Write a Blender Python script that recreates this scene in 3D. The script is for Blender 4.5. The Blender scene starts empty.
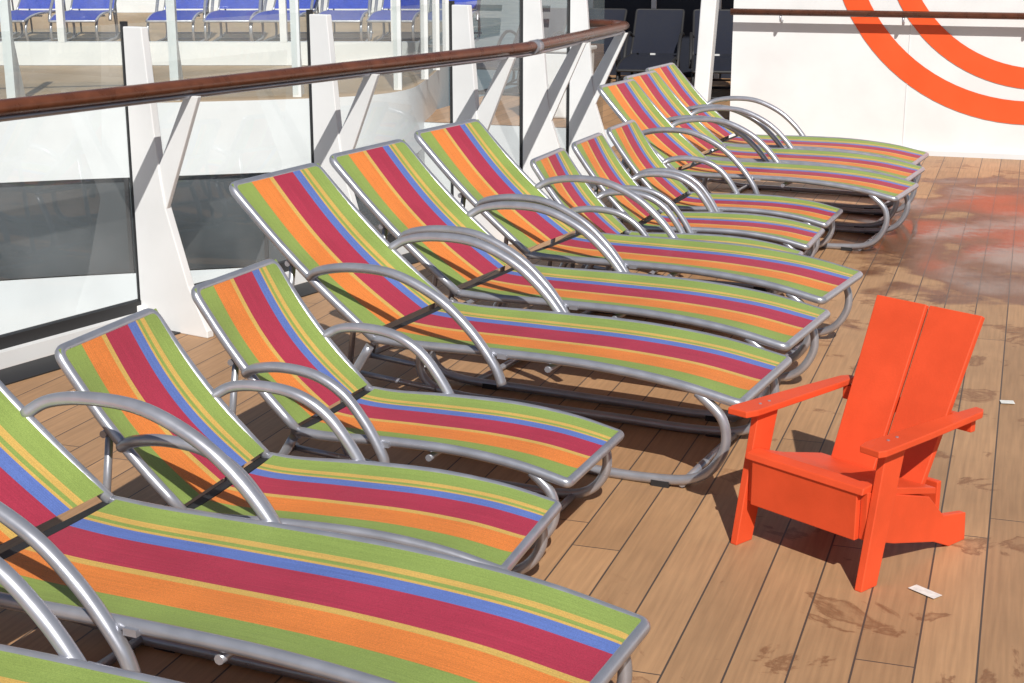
import bpy, bmesh, math, random
from mathutils import Vector, Matrix
random.seed(4)
S=bpy.context.scene
S.view_settings.view_transform='Standard'
try: S.view_settings.look='None'
except: pass
S.view_settings.exposure=0
COL=S.collection
PSI=math.radians(18.54)

# ---------------------------------------------------------------- helpers
def new_obj(name,me,parent=None,mat=None,loc=None,rot=None):
    o=bpy.data.objects.new(name,me); COL.objects.link(o)
    if mat is not None and me is not None and len(me.materials)==0: me.materials.append(mat)
    if parent: o.parent=parent
    if loc: o.location=loc
    if rot: o.rotation_euler=rot
    return o
def empty(name,loc=(0,0,0),rz=0):
    e=bpy.data.objects.new(name,None); COL.objects.link(e)
    e.location=loc; e.rotation_euler=(0,0,rz); e.empty_display_size=.1
    return e
def cr(pts,n=6,closed=False):
    P=[Vector(p) for p in pts]; out=[]
    m=len(P)
    rng=m if closed else m-1
    for i in range(rng):
        if closed: a,b,c,d=P[(i-1)%m],P[i],P[(i+1)%m],P[(i+2)%m]
        else: a=P[i-1] if i>0 else P[0]*2-P[1]; b=P[i]; c=P[i+1]; d=P[i+2] if i+2<m else P[-1]*2-P[-2]
        for k in range(n):
            t=k/n
            out.append(0.5*((2*b)+(-a+c)*t+(2*a-5*b+4*c-d)*t*t+(-a+3*b-3*c+d)*t**3))
    if not closed: out.append(P[-1])
    return out
def roundc(pts,r,n=5):
    P=[Vector(p) for p in pts]; out=[P[0]]
    for i in range(1,len(P)-1):
        a=(P[i-1]-P[i]); b=(P[i+1]-P[i]); rr=min(r,a.length*.48,b.length*.48)
        a=P[i]+a.normalized()*rr; b=P[i]+b.normalized()*rr
        for k in range(n+1):
            t=k/n; out.append((1-t)**2*a+2*t*(1-t)*P[i]+t*t*b)
    out.append(P[-1]); return out
def tube(bm,pts,r,seg=12,sx=1.0,sz=1.0,up=None):
    P=[Vector(p) for p in pts]; rings=[]
    T=[(P[min(i+1,len(P)-1)]-P[max(i-1,0)]).normalized() for i in range(len(P))]
    u=Vector(up) if up else (Vector((0,0,1)) if abs(T[0].z)<.9 else Vector((0,1,0)))
    nrm=(u-T[0]*u.dot(T[0])).normalized()
    for i,p in enumerate(P):
        nrm=(nrm-T[i]*nrm.dot(T[i])).normalized()
        bn=T[i].cross(nrm)
        rings.append([bm.verts.new(p+nrm*math.cos(2*math.pi*k/seg)*r*sz+bn*math.sin(2*math.pi*k/seg)*r*sx) for k in range(seg)])
    for a,b in zip(rings,rings[1:]):
        for k in range(seg):
            f=bm.faces.new((a[k],a[(k+1)%seg],b[(k+1)%seg],b[k])); f.smooth=True
    bm.faces.new(rings[0][::-1]); bm.faces.new(rings[-1])
def box(bm,x0,x1,y0,y1,z0,z1):
    v=[bm.verts.new((x,y,z)) for z in (z0,z1) for x,y in ((x0,y0),(x1,y0),(x1,y1),(x0,y1))]
    for f in ((0,3,2,1),(4,5,6,7),(0,1,5,4),(1,2,6,5),(2,3,7,6),(3,0,4,7)): bm.faces.new([v[i] for i in f])
def prism(bm,pts,ext):
    e=Vector(ext)
    a=[bm.verts.new(Vector(p)) for p in pts]; b=[bm.verts.new(Vector(p)+e) for p in pts]
    bm.faces.new(a); bm.faces.new(b[::-1])
    n=len(a)
    for i in range(n): bm.faces.new((a[i],b[i],b[(i+1)%n],a[(i+1)%n]))
def mesh(name,bm):
    bmesh.ops.recalc_face_normals(bm,faces=bm.faces[:])
    me=bpy.data.meshes.new(name); bm.to_mesh(me); bm.free(); return me
def bev(o,w,s=2):
    m=o.modifiers.new('bevel','BEVEL'); m.width=w; m.segments=s; m.limit_method='ANGLE'; return m

# ---------------------------------------------------------------- materials
def mat(name,col,rough=.5,metal=0,noise=0,nscale=8,bump=0,bscale=60,spec=.5):
    m=bpy.data.materials.new(name); m.use_nodes=True; nt=m.node_tree; b=nt.nodes['Principled BSDF']
    b.inputs['Base Color'].default_value=(*col,1); b.inputs['Roughness'].default_value=rough
    b.inputs['Metallic'].default_value=metal; b.inputs['Specular IOR Level'].default_value=spec
    tc=nt.nodes.new('ShaderNodeTexCoord')
    if noise:
        n=nt.nodes.new('ShaderNodeTexNoise'); n.inputs['Scale'].default_value=nscale; n.inputs['Detail'].default_value=6
        nt.links.new(tc.outputs['Object'],n.inputs['Vector'])
        r=nt.nodes.new('ShaderNodeMapRange'); r.inputs['From Min'].default_value=.3; r.inputs['From Max'].default_value=.7
        r.inputs['To Min'].default_value=1-noise; r.inputs['To Max'].default_value=1+noise*.3
        nt.links.new(n.outputs['Fac'],r.inputs['Value'])
        mx=nt.nodes.new('ShaderNodeVectorMath'); mx.operation='SCALE'; mx.inputs[0].default_value=col
        nt.links.new(r.outputs[0],mx.inputs['Scale']); nt.links.new(mx.outputs[0],b.inputs['Base Color'])
        r2=nt.nodes.new('ShaderNodeMapRange'); r2.inputs['To Min'].default_value=max(0,rough-.1); r2.inputs['To Max'].default_value=min(1,rough+.12)
        nt.links.new(n.outputs['Fac'],r2.inputs['Value']); nt.links.new(r2.outputs[0],b.inputs['Roughness'])
    if bump:
        n=nt.nodes.new('ShaderNodeTexNoise'); n.inputs['Scale'].default_value=bscale; n.inputs['Detail'].default_value=4
        nt.links.new(tc.outputs['Object'],n.inputs['Vector'])
        bp=nt.nodes.new('ShaderNodeBump'); bp.inputs['Strength'].default_value=bump; bp.inputs['Distance'].default_value=.004
        nt.links.new(n.outputs['Fac'],bp.inputs['Height']); nt.links.new(bp.outputs[0],b.inputs['Normal'])
    return m
M_frame=mat('silver_painted_aluminium',(.44,.45,.50),.31,.6,noise=.14,nscale=14)
M_dark=mat('black_plastic',(.02,.02,.022),.6)
M_white=mat('white_paint',(.78,.79,.80),.35,noise=.07,nscale=3)
M_white2=mat('white_weathered_paint',(.72,.74,.76),.5,noise=.14,nscale=1.2)
M_chair=mat('orange_recycled_plastic',(.76,.085,.026),.5,noise=.14,nscale=7,bump=.14,bscale=150,spec=.35)
M_wood=mat('varnished_rail_wood',(.15,.05,.024),.28,noise=.35,nscale=12)
M_wallshade=mat('navy_wall_painted_shade',(.012,.016,.03),.6,noise=.2,nscale=2)  # dark navy carries the shade of the deckhouse interior in its colour
M_dglass=mat('dark_window_glass',(.08,.092,.102),.12,noise=.6,nscale=.9,spec=.7)
M_paper=mat('paper_label',(.75,.74,.7),.7,noise=.2,nscale=60)
M_oring=mat('orange_wall_paint',(.85,.10,.02),.45,noise=.06,nscale=5)
M_tan=mat('far_deck_tan',(.40,.28,.17),.7,noise=.25,nscale=1.2)
M_lower=mat('lower_deck_paint',(.40,.44,.47),.6,noise=.2,nscale=.7)
M_sea=mat('sea_water',(.01,.035,.06),.15,noise=.3,nscale=.3)
M_navyfab=mat('navy_mesh_fabric',(.006,.009,.022),.8,noise=.2,nscale=20)
M_bluefab=mat('blue_mesh_fabric',(.035,.07,.42),.8,noise=.2,nscale=20)

def glass_mat():
    m=bpy.data.materials.new('clear_screen_glass'); m.use_nodes=True; nt=m.node_tree; nt.nodes.clear()
    o=nt.nodes.new('ShaderNodeOutputMaterial'); t=nt.nodes.new('ShaderNodeBsdfTransparent'); t.inputs[0].default_value=(.94,.97,.96,1)
    g=nt.nodes.new('ShaderNodeBsdfGlossy'); g.inputs['Roughness'].default_value=.01
    lw=nt.nodes.new('ShaderNodeLayerWeight'); lw.inputs['Blend'].default_value=.5
    pw=nt.nodes.new('ShaderNodeMath'); pw.operation='POWER'; nt.links.new(lw.outputs['Facing'],pw.inputs[0]); pw.inputs[1].default_value=4
    f=nt.nodes.new('ShaderNodeMapRange'); nt.links.new(pw.outputs[0],f.inputs['Value']); f.inputs['To Min'].default_value=.08; f.inputs['To Max'].default_value=.85
    d=nt.nodes.new('ShaderNodeBsdfDiffuse'); d.inputs[0].default_value=(.8,.82,.83,1)
    tc=nt.nodes.new('ShaderNodeTexCoord'); n=nt.nodes.new('ShaderNodeTexNoise'); n.inputs['Scale'].default_value=2.2; n.inputs['Detail'].default_value=7
    nt.links.new(tc.outputs['Object'],n.inputs['Vector'])
    r=nt.nodes.new('ShaderNodeMapRange'); r.inputs['From Min'].default_value=.4;r.inputs['From Max'].default_value=.8;r.inputs['To Min'].default_value=.03;r.inputs['To Max'].default_value=.15
    nt.links.new(n.outputs['Fac'],r.inputs['Value'])
    m1=nt.nodes.new('ShaderNodeMixShader'); m2=nt.nodes.new('ShaderNodeMixShader')
    nt.links.new(r.outputs[0],m1.inputs[0]); nt.links.new(t.outputs[0],m1.inputs[1]); nt.links.new(d.outputs[0],m1.inputs[2])
    nt.links.new(f.outputs[0],m2.inputs[0]); nt.links.new(m1.outputs[0],m2.inputs[1]); nt.links.new(g.outputs[0],m2.inputs[2])
    nt.links.new(m2.outputs[0],o.inputs[0]); return m
M_glass=glass_mat()

def fabric_mat():
    m=bpy.data.materials.new('striped_sling_fabric'); m.use_nodes=True; nt=m.node_tree; b=nt.nodes['Principled BSDF']
    out=nt.nodes['Material Output']
    uv=nt.nodes.new('ShaderNodeUVMap'); sp=nt.nodes.new('ShaderNodeSeparateXYZ'); nt.links.new(uv.outputs[0],sp.inputs[0])
    ra=nt.nodes.new('ShaderNodeValToRGB'); ra.color_ramp.interpolation='CONSTANT'
    G=(.31,.42,.105);Y=(.74,.48,.13);B=(.14,.22,.58);R=(.48,.045,.088);O=(.86,.265,.06)
    st=[(0,G),(.155,Y),(.197,G),(.225,Y),(.245,B),(.33,R),(.56,Y),(.605,O),(.80,G)]
    el=ra.color_ramp.elements
    el[0].position=0; el[0].color=(*G,1); el[1].position=st[1][0]; el[1].color=(*st[1][1],1)
    for p,c in st[2:]:
        e=el.new(p); e.color=(*c,1)
    nt.links.new(sp.outputs['Y'],ra.inputs[0])
    tc=nt.nodes.new('ShaderNodeTexCoord')
    n=nt.nodes.new('ShaderNodeTexNoise'); n.inputs['Scale'].default_value=420; n.inputs['Detail'].default_value=2
    nt.links.new(tc.outputs['Object'],n.inputs['Vector'])
    n2=nt.nodes.new('ShaderNodeTexNoise'); n2.inputs['Scale'].default_value=4; n2.inputs['Detail'].default_value=5
    nt.links.new(tc.outputs['Object'],n2.inputs['Vector'])
    mp=nt.nodes.new('ShaderNodeMapping'); mp.inputs['Scale'].default_value=(3,150,1); nt.links.new(uv.outputs[0],mp.inputs[0])
    n3=nt.nodes.new('ShaderNodeTexNoise'); n3.inputs['Scale'].default_value=1; n3.inputs['Detail'].default_value=3
    nt.links.new(mp.outputs[0],n3.inputs['Vector'])
    def mr(v,c,d):
        r=nt.nodes.new('ShaderNodeMapRange'); r.inputs['From Min'].default_value=.3; r.inputs['From Max'].default_value=.7; r.inputs['To Min'].default_value=c; r.inputs['To Max'].default_value=d
        nt.links.new(v,r.inputs['Value']); return r.outputs[0]
    def mul(a,c):
        mu=nt.nodes.new('ShaderNodeMath'); mu.operation='MULTIPLY'; nt.links.new(a,mu.inputs[0]); nt.links.new(c,mu.inputs[1]); return mu.outputs[0]
    k=mul(mul(mr(n.outputs['Fac'],.76,1.12),mr(n2.outputs['Fac'],.89,1.06)),mr(n3.outputs['Fac'],.88,1.08))
    sc=nt.nodes.new('ShaderNodeVectorMath'); sc.operation='SCALE'; nt.links.new(ra.outputs[0],sc.inputs[0]); nt.links.new(k,sc.inputs['Scale'])
    nt.links.new(sc.outputs[0],b.inputs['Base Color']); b.inputs['Roughness'].default_value=.55; b.inputs['Specular IOR Level'].default_value=.45
    bp=nt.nodes.new('ShaderNodeBump'); bp.inputs['Strength'].default_value=.25; bp.inputs['Distance'].default_value=.001
    nt.links.new(n.outputs['Fac'],bp.inputs['Height'])
    bp2=nt.nodes.new('ShaderNodeBump'); bp2.inputs['Strength'].default_value=.4; bp2.inputs['Distance'].default_value=.02
    nt.links.new(n2.outputs['Fac'],bp2.inputs['Height']); nt.links.new(bp2.outputs[0],bp.inputs['Normal'])
    nt.links.new(bp.outputs[0],b.inputs['Normal'])
    tr=nt.nodes.new('ShaderNodeBsdfTranslucent'); nt.links.new(sc.outputs[0],tr.inputs[0])
    mx=nt.nodes.new('ShaderNodeMixShader'); mx.inputs[0].default_value=.12
    nt.links.new(b.outputs[0],mx.inputs[1]); nt.links.new(tr.outputs[0],mx.inputs[2]); nt.links.new(mx.outputs[0],out.inputs[0])
    return m
M_fab=fabric_mat()

def deck_mat():
    m=bpy.data.materials.new('deck_planks'); m.use_nodes=True; nt=m.node_tree; b=nt.nodes['Principled BSDF']; L=nt.links
    def math_(op,a,c=None,d=None):
        n=nt.nodes.new('ShaderNodeMath'); n.operation=op
        for i,v in enumerate((a,c,d)):
            if v is None: continue
            if isinstance(v,(int,float)): n.inputs[i].default_value=v
            else: L.new(v,n.inputs[i])
        return n.outputs[0]
    def mr(v,a,b_,c,d):
        n=nt.nodes.new('ShaderNodeMapRange'); L.new(v,n.inputs['Value'])
        n.inputs['From Min'].default_value=a;n.inputs['From Max'].default_value=b_;n.inputs['To Min'].default_value=c;n.inputs['To Max'].default_value=d
        return n.outputs[0]
    tc=nt.nodes.new('ShaderNodeTexCoord'); sp=nt.nodes.new('ShaderNodeSeparateXYZ'); L.new(tc.outputs['Object'],sp.inputs[0])
    x,y=sp.outputs['X'],sp.outputs['Y']
    px=math_('DIVIDE',x,.142); ix=math_('FLOOR',px); fx=math_('FRACT',px)
    wn=nt.nodes.new('ShaderNodeTexWhiteNoise'); wn.noise_dimensions='1D'; L.new(ix,wn.inputs['W'])
    py=math_('ADD',math_('DIVIDE',y,2.35),math_('MULTIPLY',wn.outputs['Value'],7)); iy=math_('FLOOR',py); fy=math_('FRACT',py)
    cb=nt.nodes.new('ShaderNodeCombineXYZ'); L.new(ix,cb.inputs[0]); L.new(iy,cb.inputs[1])
    w2=nt.nodes.new('ShaderNodeTexWhiteNoise'); w2.noise_dimensions='2D'; L.new(cb.outputs[0],w2.inputs['Vector'])
    line=math_('MAXIMUM',math_('LESS_THAN',fx,.036),math_('LESS_THAN',fy,.002))
    mp=nt.nodes.new('ShaderNodeMapping'); mp.inputs['Scale'].default_value=(38,1.6,1); L.new(tc.outputs['Object'],mp.inputs[0])
    g=nt.nodes.new('ShaderNodeTexNoise'); g.inputs['Scale'].default_value=2.2; g.inputs['Detail'].default_value=8; L.new(mp.outputs[0],g.inputs['Vector'])
    big=nt.nodes.new('ShaderNodeTexNoise'); big.inputs['Scale'].default_value=.9; big.inputs['Detail'].default_value=7; big.inputs['Roughness'].default_value=.62; L.new(tc.outputs['Object'],big.inputs['Vector'])
    fac=math_('MULTIPLY',math_('MULTIPLY',mr(w2.outputs['Value'],0,1,.85,1.06),mr(g.outputs['Fac'],.3,.7,.84,1.09)),mr(big.outputs['Fac'],.3,.7,.78,1.07))
    base=nt.nodes.new('ShaderNodeVectorMath'); base.operation='SCALE'; base.inputs[0].default_value=(.475,.275,.142); L.new(fac,base.inputs['Scale'])
    stn=nt.nodes.new('ShaderNodeTexNoise'); stn.inputs['Scale'].default_value=3.6; stn.inputs['Detail'].default_value=9; stn.inputs['Roughness'].default_value=.6; stn.inputs['Distortion'].default_value=.7; L.new(tc.outputs['Object'],stn.inputs['Vector'])
    s1=mr(stn.outputs['Fac'],.59,.62,0,1)
    s2=mr(stn.outputs['Fac'],.625,.67,0,.75)
    ring=math_('MULTIPLY',math_('SUBTRACT',s1,s2),mr(x,-1.0,-.7,0,.65))
    mixs=nt.nodes.new('ShaderNodeMix'); mixs.data_type='RGBA'; L.new(ring,mixs.inputs['Factor']); L.new(base.outputs[0],mixs.inputs[6]); mixs.inputs[7].default_value=(.16,.062,.026,1)
    # wet zone: thin water film lying on the planks
    dx=math_('DIVIDE',math_('SUBTRACT',x,.35),1.3); dy=math_('DIVIDE',math_('SUBTRACT',y,9.25),2.0)
    d2=math_('SQRT',math_('ADD',math_('MULTIPLY',dx,dx),math_('MULTIPLY',dy,dy)))
    wnz=nt.nodes.new('ShaderNodeTexNoise'); wnz.inputs['Scale'].default_value=2.0; wnz.inputs['Detail'].default_value=8; wnz.inputs['Distortion'].default_value=.4; L.new(tc.outputs['Object'],wnz.inputs['Vector'])
    wv=math_('SUBTRACT',math_('ADD',1.0,math_('MULTIPLY',math_('SUBTRACT',wnz.outputs['Fac'],.5),2.4)),d2)
    wet=mr(wv,-.12,.06,0,1)
    pool=mr(wv,.10,.6,.0,.72)
    mixw=nt.nodes.new('ShaderNodeMix'); mixw.data_type='RGBA'; L.new(wet,mixw.inputs['Factor']); L.new(mixs.outputs[2],mixw.inputs[6])
    dk=nt.nodes.new('ShaderNodeVectorMath'); dk.operation='MULTIPLY'; L.new(mixs.outputs[2],dk.inputs[0]); dk.inputs[1].default_value=(.40,.28,.22)
    L.new(dk.outputs[0],mixw.inputs[7])
    mixl=nt.nodes.new('ShaderNodeMix'); mixl.data_type='RGBA'; L.new(line,mixl.inputs['Factor']); L.new(mixw.outputs[2],mixl.inputs[6]); mixl.inputs[7].default_value=(.08,.06,.048,1)
    L.new(mixl.outputs[2],b.inputs['Base Color'])
    L.new(mr(wet,0,1,.55,.34),b.inputs['Roughness'])
    L.new(mr(wet,0,1,.45,.22),b.inputs['Specular IOR Level'])
    L.new(math_('MULTIPLY',pool,math_('SUBTRACT',1.0,math_('MULTIPLY',line,.7))),b.inputs['Coat Weight']); b.inputs['Coat Roughness'].default_value=.07; b.inputs['Coat IOR'].default_value=1.33
    h=math_('SUBTRACT',math_('MULTIPLY',g.outputs['Fac'],mr(wet,0,1,.25,.12)),line)
    bp=nt.nodes.new('ShaderNodeBump'); bp.inputs['Strength'].default_value=.35; bp.inputs['Distance'].default_value=.002; L.new(h,bp.inputs['Height']); L.new(bp.outputs[0],b.inputs['Normal'])
    rp=nt.nodes.new('ShaderNodeTexNoise'); rp.inputs['Scale'].default_value=9; rp.inputs['Detail'].default_value=3; L.new(tc.outputs['Object'],rp.inputs['Vector'])
    bc=nt.nodes.new('ShaderNodeBump'); bc.inputs['Strength'].default_value=.2; bc.inputs['Distance'].default_value=.005; L.new(rp.outputs['Fac'],bc.inputs['Height']); L.new(bc.outputs[0],b.inputs['Coat Normal'])
    return m
M_deck=deck_mat()

# ---------------------------------------------------------------- loungers
def catz(prof,s):
    for (a,za),(b,zb) in zip(prof,prof[1:]):
        if s<=b:
            t=(s-a)/(b-a); t=t*t*(3-2*t)*.5+t*.5
            return za+(zb-za)*t
    return prof[-1][1]
def build_lounger(tag,W,L,B,ang,prof,arm,rail,ra,runner,strut,fab):
    """hinge centre at origin; +x to foot"""
    res=[]
    hw=W/2-rail
    ca,sa=math.cos(ang),math.sin(ang)
    z0=prof[0][1]
    sm=[(s*L,z) for s,z in prof]
    path=cr([(s,0,z) for s,z in sm],6)
    bm=bmesh.new()
    end=path[-1]
    left=[Vector((p.x,hw,p.z)) for p in path[:-1]]; right=[Vector((p.x,-hw,p.z)) for p in path[:-1]]
    corner=roundc([left[-1],Vector((end.x,hw,end.z)),Vector((end.x,-hw,end.z)),right[-1]],.045)
    tube(bm,left[:-1]+corner+right[:-1][::-1],rail,12)
    tube(bm,[(0.0,-hw,z0-.012),(0.0,hw,z0-.012)],rail*.8,8)
    tube(bm,[(L*.5,-hw,catz(sm,L*.5)-.035),(L*.5,hw,catz(sm,L*.5)-.035)],rail*.7,8)
    res.append(('seat_frame',mesh(tag+'_seat_frame',bm),M_frame))
    def bk(t,y,off=0):
        d=B*t; bow=.018*math.sin(math.pi*t)
        return Vector((-d*ca-off*sa+bow*-sa, y, z0+d*sa-bow*ca-off*ca))
    bm=bmesh.new()
    lp=[bk(t/8,hw) for t in range(8)]; rp=[bk(t/8,-hw) for t in range(8)]
    corner=roundc([lp[-1],bk(1,hw),bk(1,-hw),rp[-1]],.035)
    tube(bm,lp[:-1]+corner+rp[:-1][::-1],rail,12)
    tube(bm,[bk(.55,-hw,.03),bk(.55,hw,.03)],rail*.7,8)
    for sgn in (-1,1):
        tube(bm,cr([bk(.55,sgn*hw*.86,.03),(strut[0],sgn*hw*.86,strut[1])],1),rail*.75,8)
    tube(bm,[(strut[0],-hw,strut[1]),(strut[0],hw,strut[1])],rail*.75,8)
    for sgn in (-1,1):
        tube(bm,[(-.05,sgn*(hw-.02),.035),(strut[0],sgn*(hw-.02),strut[1])],rail*.75,8)
    res.append(('back_frame',mesh(tag+'_back_frame',bm),M_frame))
    bm=bmesh.new()
    for sgn in (-1,1):
        ya=sgn*(W/2+ra*.55)
        tube(bm,cr([(x,sgn*hw if i==0 else ya,z) for i,(x,z) in enumerate(arm)],6),ra,14,sx=1.12,sz=.95)
        box(bm,arm[-1][0]-.02,arm[-1][0]+.012,min(sgn*hw,ya),max(sgn*hw,ya),catz(sm,arm[-1][0])-.012,catz(sm,arm[-1][0])+.004)
    res.append(('armrests',mesh(tag+'_armrests',bm),M_frame))
    bm=bmesh.new()
    runner=[(L+x if x<-.0 and i<5 else x,z) for i,(x,z) in enumerate(runner)]
    for sgn in (-1,1):
        tube(bm,cr([(x,sgn*(hw-.004),z) for x,z in runner],6),rail*1.05,12)
    for xx in (runner[3][0]-.05,runner[-4][0]+.05):
        tube(bm,[(xx,-hw,rail*1.1),(xx,hw,rail*1.1)],rail*.8,8)
    res.append(('sled_base',mesh(tag+'_sled_base',bm),M_frame))
    bm=bmesh.new()
    for sgn in (-1,1):
        for xx in (runner[3][0]-.12,runner[-4][0]+.12):
            box(bm,xx-.03,xx+.03,sgn*hw-.014,sgn*hw+.006,0.0,.02)
    box(bm,-.018,.012,-hw+.01,hw-.01,z0-.006,z0+.001)
    res.append(('feet_and_hinge',mesh(tag+'_feet',bm),M_dark))
    def sheet(fn,n,m,name):
        bm=bmesh.new(); uvl=bm.loops.layers.uv.new('UVMap')
        g=[[bm.verts.new(fn(i/n,j/m)) for j in range(m+1)] for i in range(n+1)]
        for i in range(n):
            for j in range(m):
                f=bm.faces.new((g[i][j],g[i][j+1],g[i+1][j+1],g[i+1][j])); f.smooth=True
                for lp_,(a,b_) in zip(f.loops,((i,j),(i,j+1),(i+1,j+1),(i+1,j))): lp_[uvl].uv=(a/n,b_/m)
        me=bpy.data.meshes.new(name); bm.to_mesh(me); bm.free(); return me
    fw=hw+rail*.35
    def seat(u,v):
        s=.022+(L-.022+rail*.3)*u
        z=catz(sm,min(s,L))
        for a,b_ in zip(path,path[1:]):
            if a.x<=s<=b_.x: z=a.z+(b_.z-a.z)*(s-a.x)/max(1e-6,b_.x-a.x); break
        yy=fw*(1-2*v)
        sag=.018*(1-(2*v-1)**4)*math.sin(math.pi*min(1,.12+u*.88)) 
        e=max(0,(s-(L-.04))/.04); yy*=1-.035*e*e
        return (s,yy,z+rail*.85-sag)
    res.append(('seat_fabric',sheet(seat,44,14,tag+'_seat_fabric'),fab))
    def backf(u,v):
        t=.035+.965*u; p=bk(t,0)
        yy=fw*(1-2*v); sag=.02*(1-(2*v-1)**4)*math.sin(math.pi*t)
        o=rail*.85-sag
        return (p.x+sa*o,yy,p.z+ca*o)
    res.append(('back_fabric',sheet(backf,22,14,tag+'_back_fabric'),fab))
    return res
adult_args=dict(W=.578,L=1.375,B=.745,ang=math.radians(40),
  prof=[(0,.365),(.12,.362),(.35,.370),(.6,.370),(.82,.348),(1,.305)],
  arm=[(-.25,.555),(-.19,.59),(-.06,.612),(.10,.604),(.26,.54),(.38,.445),(.47,.335),(.50,.27)],
  rail=.0155,ra=.0175,
  runner=[(-.14,.325),(-.055,.245),(-.05,.14),(-.13,.045),(-.30,.018),(.7,.018),(.3,.018),(.02,.02),(-.10,.06),(-.12,.16),(-.02,.335)],strut=(-.42,.06))
adult=build_lounger('lounger',fab=M_fab,**adult_args)
mid_args=dict(adult_args); mid_args.update(L=1.30,B=.745,ang=math.radians(40.5))
mid=build_lounger('lounger_mid',fab=M_fab,**mid_args)
far_args=dict(adult_args); far_args.update(L=1.27,B=.68,ang=math.radians(43),W=.56)
far=build_lounger('lounger_far',fab=M_fab,**far_args)
kid_args=dict(W=.485,L=.855,B=.525,ang=math.radians(49),
  prof=[(0,.275),(.12,.272),(.35,.282),(.6,.283),(.82,.265),(1,.232)],
  arm=[(-.17,.435),(-.12,.462),(-.03,.474),(.08,.462),(.17,.415),(.24,.335),(.29,.25),(.30,.21)],
  rail=.0145,ra=.0165,
  runner=[(-.11,.25),(-.05,.19),(-.045,.11),(-.10,.04),(-.2,.017),(.45,.017),(.2,.017),(0,.02),(-.08,.05),(-.09,.13),(-.02,.25)],strut=(-.28,.05))
kid=build_lounger('small_lounger',fab=M_fab,**kid_args)
def place(parts,args,fx,fy,rdeg,name='sun_lounger'):
    r=math.radians(rdeg); c,s=math.cos(r),math.sin(r); L,W=args['L'],args['W']
    hx=fx-L*c+W/2*s; hy=fy-L*s-W/2*c
    e=empty(name,(hx,hy,0),r)
    for n,me,mt in parts: new_obj(n,me,e,mt)
    return e
A,K,D,F=(adult,adult_args),(kid,kid_args),(mid,mid_args),(far,far_args)
for (p,a),fx,fy,r in [(A,-.70,2.14,-5),(A,-.661,2.87,-5.5),(K,-1.09,3.645,0),(K,-1.08,4.275,-4),
    (D,-.685,5.01,-7),(D,-.645,5.72,-8),(D,-.60,6.46,-9.5),
    (K,-.95,7.17,-1.5),(K,-.93,7.79,-2),(K,-.91,8.40,-3),
    (F,-.55,8.97,-8),(F,-.56,9.63,-7),(F,-.58,10.30,-6)]:
    place(p,a,fx,fy,r)

navy=[(n,me.copy(),mt) for n,me,mt in adult]
blue=[(n,me.copy(),mt) for n,me,mt in adult]
def refab(parts,mf):
    out=[]
    for n,me,mt in parts:
        me.materials.clear(); out.append((n,me,mf if 'fabric' in n else (M_dark if mf is M_navyfab else mt)))
    return out
navy=refab(navy,M_navyfab); blue=refab(blue,M_bluefab)
for i,x in enumerate((-5.45,-4.75,-4.05,-3.35)):
    e=empty('navy_sun_lounger',(x,17.0+.1*i,0),math.radians(-90+4*i))
    for n,me,mt in navy: new_obj(n,me,e,mt)

# ---------------------------------------------------------------- chair
ch=empty('orange_adirondack_chair',(-.488,3.995,0),math.radians(-30))
def part(name,bm,mt=M_chair,b=.003,par=ch):
    o=new_obj(name,mesh(name,bm),par,mt); bev(o,b,3); return o
for sgn,nm in ((-1,'left'),(1,'right')):
    bm=bmesh.new(); x0=sgn*.205
    prism(bm,[(x0,-.035,0),(x0,.035,0),(x0,.13,.385),(x0,.04,.385)],(sgn*.024,0,0)); part('front_leg_'+nm,bm)
    bm=bmesh.new(); x0=sgn*.18
    prism(bm,[(x0,.005,.268),(x0,.005,.13),(x0,.14,.085),(x0,.34,.035),(x0,.42,.0),(x0,.50,.0),(x0,.495,.085),(x0,.38,.105),(x0,.30,.182)],(sgn*.023,0,0)); part('side_rail_'+nm,bm)
    bm=bmesh.new()
    a=[(.182,.01),(.192,-.03),(.256,-.035),(.264,-.01),(.258,.20),(.245,.47),(.232,.495),(.204,.50),(.196,.40)]
    prism(bm,[(sgn*x,y,.386) for x,y in a],(0,0,.019)); part('armrest_'+nm,bm)
    bm=bmesh.new()
    xa,xb=(.0055,.155); xt=.178
    d=Vector((0,.25,.515)).normalized(); nrm=Vector((0,-d.z,d.y))
    b0=Vector((0,.315,.13)); t0=Vector((0,.555,.65))
    pts=[b0+Vector((sgn*xa,0,0)),b0+Vector((sgn*xb,0,0)),t0+Vector((sgn*xt,0,0)),t0+Vector((sgn*xa,0,0))]
    prism(bm,pts,-nrm*-.02); part('back_slat_'+nm,bm)
bm=bmesh.new(); box(bm,-.18,.18,-.012,.008,.128,.262); part('front_apron',bm)
bm=bmesh.new()
sp=[(-.018,.262),(-.012,.281),(.03,.284),(.15,.245),(.335,.20),(.335,.18),(.15,.224),(.03,.263)]
prism(bm,[(-.2,y,z) for y,z in sp],(.4,0,0)); part('seat_board',bm,b=.003)
bm=bmesh.new(); box(bm,-.222,.222,.455,.477,.34,.384); part('back_cross_batten',bm)
bm=bmesh.new(); box(bm,-.178,.178,.375,.395,.1,.2); part('rear_cross_rail',bm)
bm=bmesh.new()
for sgn in (-1,1):
    for y in (.06,.10): 
        v=bmesh.ops.create_cone(bm,segments=12,radius1=.0045,radius2=.0045,depth=.003,cap_ends=True)['verts']
        bmesh.ops.translate(bm,verts=v,vec=(sgn*.217,y,.4055))
new_obj('screws',mesh('screws',bm),ch,M_frame)

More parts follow.
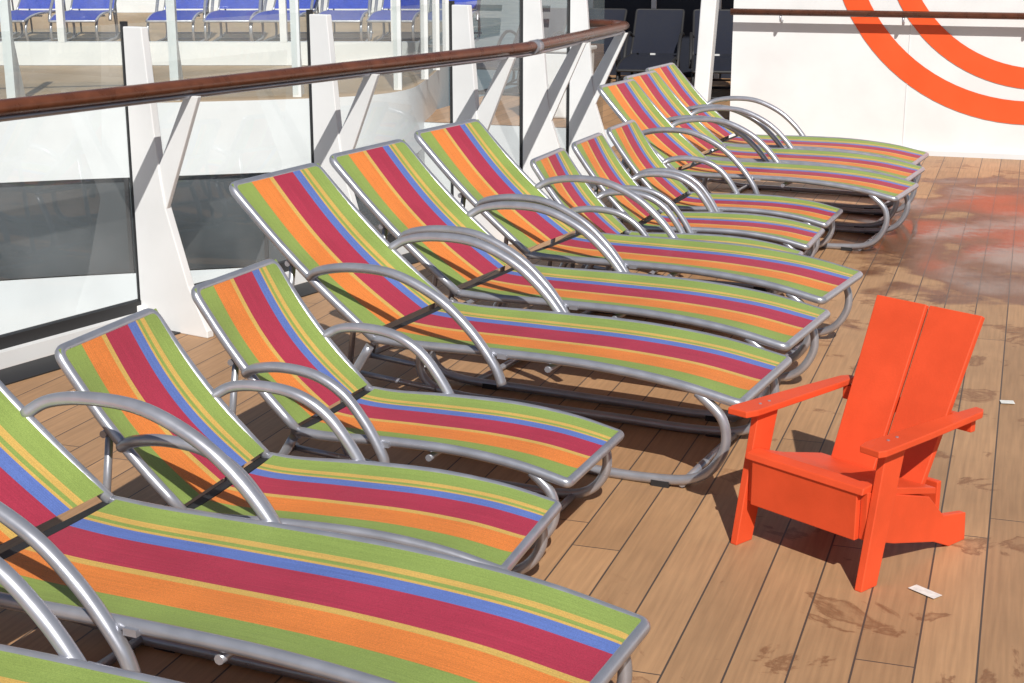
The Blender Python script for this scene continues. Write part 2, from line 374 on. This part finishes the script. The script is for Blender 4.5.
# ---------------------------------------------------------------- deck
def rx(Y): return -3.565+(Y-4.72)*.2514 if Y<8.28 else -2.672
GO=.38
def gx(Y): return rx(Y)-GO
bm=bmesh.new()
pl=[(gx(-4)-.1,-4),(gx(8.28)-.1,8.3),(gx(9)-.1,11.4),(-3.3,13.3),(-5.6,13.3),(-5.6,24),(9,24),(9,-4)]
v=[bm.verts.new((x,y,0)) for x,y in pl]; bm.faces.new(v)
me=mesh('deck',bm)
if me.polygons[0].normal.z<0: me.flip_normals()
deck=new_obj('wooden_deck',me,None,M_deck)
bm=bmesh.new()
q=[Vector((x,y,-.004)) for x,y in pl[:6]]
for a,b in zip(q,q[1:]):
    bm.faces.new([bm.verts.new(p) for p in (a,b,b+Vector((0,0,-1.2)),a+Vector((0,0,-1.2)))])
new_obj('deck_edge_fascia',mesh('fascia',bm),None,M_white2)

# windscreen + handrail
gs=empty('glass_windscreen')
def ribbon(name,ys,off0,off1,z0,z1,mt,par):
    bm=bmesh.new(); ring=[]
    for Y in ys:
        x=gx(Y); ring.append([bm.verts.new((x+o,Y,z)) for o,z in ((off0,z0),(off1,z0),(off1,z1),(off0,z1))])
    for a,b in zip(ring,ring[1:]):
        for k in range(4): bm.faces.new((a[k],a[(k+1)%4],b[(k+1)%4],b[k]))
    bm.faces.new(ring[0]); bm.faces.new(ring[-1][::-1])
    return new_obj(name,mesh(name,bm),par,mt)
ys=[-4,8.28,11.35]
ribbon('kerb',ys,-.06,.06,-.3,.07,M_white,gs)
ribbon('gutter',ys,.07,.26,-.1,.006,M_dark,gs)
ribbon('base_channel',ys,-.02,.02,.07,.12,M_dark,gs)
posts=[-1.38,-.19,1.0,2.19,3.38,4.57,5.76,6.95,8.14,9.3,10.35,11.3]
for a,b in zip(posts,posts[1:]):
    bm=bmesh.new(); a2,b2=a+.015,b-.015
    ks=[a2,b2] if not(a2<8.28<b2) else [a2,8.28,b2]
    for k0,k1 in zip(ks,ks[1:]):
        bm.faces.new([bm.verts.new(p) for p in ((gx(k0-1e-4),k0,.121),(gx(k1-1e-4),k1,.121),(gx(k1-1e-4),k1,1.33),(gx(k0-1e-4),k0,1.33))])
    new_obj('glass_pane',mesh('pane',bm),gs,M_glass)
for i,Y in enumerate(posts[:-1]):
    n=Vector((.97,-.244,0)) if Y<8.2 else Vector((1,0,0))
    t=Vector((-n.y,n.x,0)); o=Vector((gx(Y),Y,0))+n*.012
    bm=bmesh.new()
    prof=[(0,.0),(.40,.0),(.40,.03),(.30,.22),(.19,.55),(.165,.7),(.11,1.32),(0,1.32)]
    prism(bm,[o+n*a+Vector((0,0,z))-t*.02 for a,z in prof],t*.04)
    br=[(.175,.52),(.41,1.045),(.33,1.045),(.16,.74)]
    prism(bm,[o+n*(a+.001)+Vector((0,0,z))-t*.012 for a,z in br],t*.024)
    box(bm,o.x-.03,o.x+.02,Y-.05,Y+.05,.0,.10) 
    ob=new_obj('fin_post',mesh('fin',bm),gs,M_white); bev(ob,.004)
    bm=bmesh.new(); prism(bm,[Vector((gx(Y),Y,z))-n*.012+t*k for k,z in ((-.012,.12),(.012,.12),(.012,1.34),(-.012,1.34))],n*.023)
    new_obj('gasket',mesh('gasket',bm),gs,M_dark)
bm=bmesh.new()
tube(bm,[(rx(-4),-4,1.085),(rx(2),2,1.085),(rx(8.2),8.2,1.085),(-2.675,8.45,1.085),(-2.672,10.3,1.085),(-2.70,10.5,1.085),(-2.80,10.62,1.085),(-3.0,10.68,1.085)],.036,16,sx=1.15,sz=.85)
rail=new_obj('wooden_handrail',mesh('rail',bm),None,M_wood)
bm=bmesh.new()
tube(bm,[(rx(-4)-.0,-4,1.045),(rx(8.2),8.2,1.045),(-2.672,8.45,1.045),(-2.672,10.4,1.045)],.012,8)
tube(bm,[(-2.675,8.33,1.08),(-2.672,8.43,1.08)],.041,14)
new_obj('rail_flange',mesh('flange',bm),rail,M_frame)

# ---------------------------------------------------------------- far wall
wl=empty('white_end_wall')
bm=bmesh.new(); box(bm,-2.3,9,12.5,12.7,0,3.0); new_obj('wall_panel',mesh('wp',bm),wl,M_white)
bm=bmesh.new()
for x in (-.9,1.2,3.4): box(bm,x-.003,x+.003,12.496,12.4999,.06,3.0)
new_obj('panel_seams',mesh('seams',bm),wl,M_white2)
bm=bmesh.new(); box(bm,-2.3,9,12.47,12.497,0,.04); new_obj('skirting',mesh('sk',bm),wl,M_white2)
def ring(name,cx,cz,r0,r1,y):
    bm=bmesh.new(); N=96; A_=[]
    for k in range(N+1):
        a=2*math.pi*k/N
        A_.append([bm.verts.new((cx+r*math.cos(a),y,cz+r*math.sin(a))) for r in (r0,r1)])
    for a,b in zip(A_,A_[1:]): bm.faces.new((a[0],a[1],b[1],b[0]))
    bmesh.ops.bisect_plane(bm,geom=bm.verts[:]+bm.edges[:]+bm.faces[:],plane_co=(0,0,2.98),plane_no=(0,0,1),clear_outer=True)
    return new_obj(name,mesh(name,bm),wl,M_oring)
ring('painted_ring',0.02,1.87,1.42,1.60,12.494)
ring('painted_ring',.10,1.80,1.10,1.26,12.494)
bm=bmesh.new()
tube(bm,[(-2.3,12.38,1.10),(9,12.38,1.10)],.026,12)
wr=new_obj('wall_handrail',mesh('wr',bm),None,M_wood)
bm=bmesh.new()
for x in [ -1.9+.95*i for i in range(11)]:
    tube(bm,roundc([(x,12.38,1.08),(x,12.38,1.03),(x,12.49,1.03)],.02),.009,8)
new_obj('rail_brackets',mesh('wb',bm),wr,M_frame)
bm=bmesh.new(); prism(bm,[(-2.62,12.45,0),(-2.50,12.45,0),(-2.33,12.45,3.0),(-2.47,12.45,3.0)],(0,.14,0))
o=new_obj('slanted_support_column',mesh('sc',bm),None,M_white); bev(o,.01)
dh=empty('dark_deckhouse')
bm=bmesh.new(); box(bm,-5.5,-1.2,18.6,19.0,0,3.2); new_obj('wall_face',mesh('dw',bm),dh,M_wallshade)
bm=bmesh.new(); box(bm,-5.6,-1.2,16.0,19.1,3.2,3.35); new_obj('unseen_shade_roof',mesh('dr',bm),dh,M_white)  # roof slab above the view, added to shade this corner
bm=bmesh.new()
for x in (-5.2,-4.4,-3.6): box(bm,x-.03,x+.03,18.56,18.598,0,3.2)
new_obj('mullions',mesh('dm',bm),dh,M_white2)
lk=empty('white_deck_locker',(-4.3,14.2,0))
bm=bmesh.new(); box(bm,-.3,.3,-.25,.25,0,.62); o=new_obj('body',mesh('lb',bm),lk,M_white); bev(o,.02)
bm=bmesh.new(); box(bm,-.32,.32,-.27,.27,.623,.66); o=new_obj('lid',mesh('ll',bm),lk,M_white2); bev(o,.01)

# ---------------------------------------------------------------- opposite side of the well
op=empty('opposite_superstructure',(0,0,0),PSI)
path=cr([(-13,7.5,0),(-10,9.3,0),(-7,11,0),(-4,12.1,0),(-1.8,12.7,0),(-1.0,13.3,0),(-.8,14.6,0),(-.7,17,0)],6)
def band(name,z0,z1,off,mt):
    bm=bmesh.new(); vs=[(bm.verts.new((p.x,p.y+off,z0)),bm.verts.new((p.x,p.y+off,z1))) for p in path]
    for a,b in zip(vs,vs[1:]):
        f=bm.faces.new((a[0],b[0],b[1],a[1])); f.smooth=True
    return new_obj(name,mesh(name,bm),op,mt)
band('white_parapet',-.22,.38,0,M_white)
band('dark_window_band',-1.02,-.22,.05,M_dglass)
band('white_lower_band',-2.6,-1.02,0,M_white2)
bm=bmesh.new()
bm.faces.new([bm.verts.new((p.x,p.y,.38)) for p in path]+[bm.verts.new(p) for p in ((-.7,45,.38),(-60,45,.38),(-60,7.5,.38))])
new_obj('opposite_deck',mesh('od',bm),op,M_tan)
bm=bmesh.new()
for i in range(2,len(path)-1,3):
    p=path[i]; box(bm,p.x-.015,p.x+.015,p.y+.0,p.y+.045,-1.02,-.22)
new_obj('window_mullions',mesh('wm',bm),op,M_dark)
bm=bmesh.new(); bg=bmesh.new(); bh=bmesh.new()
d=0; last=path[0]; acc=[path[0]]
for p in path[1:]:
    d+=(p-last).length
    if d>.95: acc.append(p); d=0
    last=p
for p in acc:
    box(bm,p.x-.035,p.x+.035,p.y+.13,p.y+.20,.382,2.2)
    prism(bm,[(p.x-.02,p.y+.203,.382),(p.x-.02,p.y+.45,.382),(p.x-.02,p.y+.203,1.0)],(.04,0,0))
for a,b in zip(acc,acc[1:]):
    bg.faces.new([bg.verts.new((q.x,q.y+.12,z)) for q,z in ((a,.40),(b,.40),(b,2.15),(a,2.15))])
tube(bh,[(p.x,p.y+.5,1.42) for p in acc],.035,10)
new_obj('windscreen_posts',mesh('wps',bm),op,M_white)
new_obj('windscreen_glass',mesh('wg',bg),op,M_glass)
new_obj('far_handrail',mesh('fh',bh),op,M_wood)
bm=bmesh.new(); box(bm,-30,-.9,16,16.15,.384,.62)
for i in range(26): box(bm,-30+i*1.15,-29.93+i*1.15,16.0,16.08,.622,2.4)
new_obj('inner_coaming',mesh('ic',bm),op,M_white)
bm=bmesh.new(); box(bm,-40,-1,27,27.3,.384,6)
new_obj('back_house',mesh('bh',bm),op,M_white2)
bm=bmesh.new()
for i in range(20): box(bm,-39+i*1.9,-37.5+i*1.9,26.95,26.99,.9,2.6)
new_obj('back_house_windows',mesh('bhw',bm),op,M_dglass)
# loungers on the far deck stand turned towards the well, some side-on
for i in range(13):
    f=Matrix.Rotation(PSI,3,'Z')@Vector((-9.6+i*.70+(.5 if i>6 else 0),20.0,0))
    e=empty('blue_sun_lounger',(f.x,f.y,.384),PSI+math.radians(-90+random.uniform(-6,6)))
    for n,me,mt in blue: new_obj(n,me,e,mt)
bm=bmesh.new(); bm.faces.new([bm.verts.new(p) for p in ((-30,-10,-2.6),(9,-10,-2.6),(9,30,-2.6),(-30,30,-2.6))]); new_obj('lower_deck',mesh('ld',bm),None,M_lower)
bm=bmesh.new(); bm.faces.new([bm.verts.new(p) for p in ((-3000,-3000,-18),(3000,-3000,-18),(3000,3000,-18),(-3000,3000,-18))]); new_obj('sea',mesh('sea',bm),None,M_sea)

for (x,y,w,h,r) in ((-.146,3.904,.085,.035,-35),(.029,5.76,.05,.04,10)):
    bm=bmesh.new(); box(bm,-w/2,w/2,-h/2,h/2,0,.001)
    new_obj('paper_label',mesh('pl',bm),None,M_paper,(x,y,.004),(0,0,math.radians(r)))

# ---------------------------------------------------------------- light, camera
el=math.radians(43); sd=Vector((-.45,.89,0)).normalized()
to_sun=Vector((-sd.x*math.cos(el),-sd.y*math.cos(el),math.sin(el)))
sun=bpy.data.lights.new('sun','SUN'); sun.energy=4.8; sun.angle=math.radians(.5); sun.color=(1,.96,.89)
so=bpy.data.objects.new('sun',sun); COL.objects.link(so); so.rotation_euler=(-to_sun).to_track_quat('-Z','Y').to_euler(); so.location=(3,-6,8)
w=bpy.data.worlds.new('World'); S.world=w; w.use_nodes=True; nt=w.node_tree
sk=nt.nodes.new('ShaderNodeTexSky'); sk.sky_type='NISHITA'; sk.sun_disc=False; sk.sun_elevation=el
sk.sun_rotation=math.atan2(to_sun.x,to_sun.y)
nt.links.new(sk.outputs[0],nt.nodes['Background'].inputs[0]); nt.nodes['Background'].inputs[1].default_value=.06
cam=bpy.data.cameras.new('camera'); cam.sensor_width=36; cam.lens=1520*36/1024; cam.clip_end=5000
co=bpy.data.objects.new('camera',cam); COL.objects.link(co); co.location=(0,0,1.7); co.rotation_euler=(math.radians(75),0,PSI)
S.camera=co
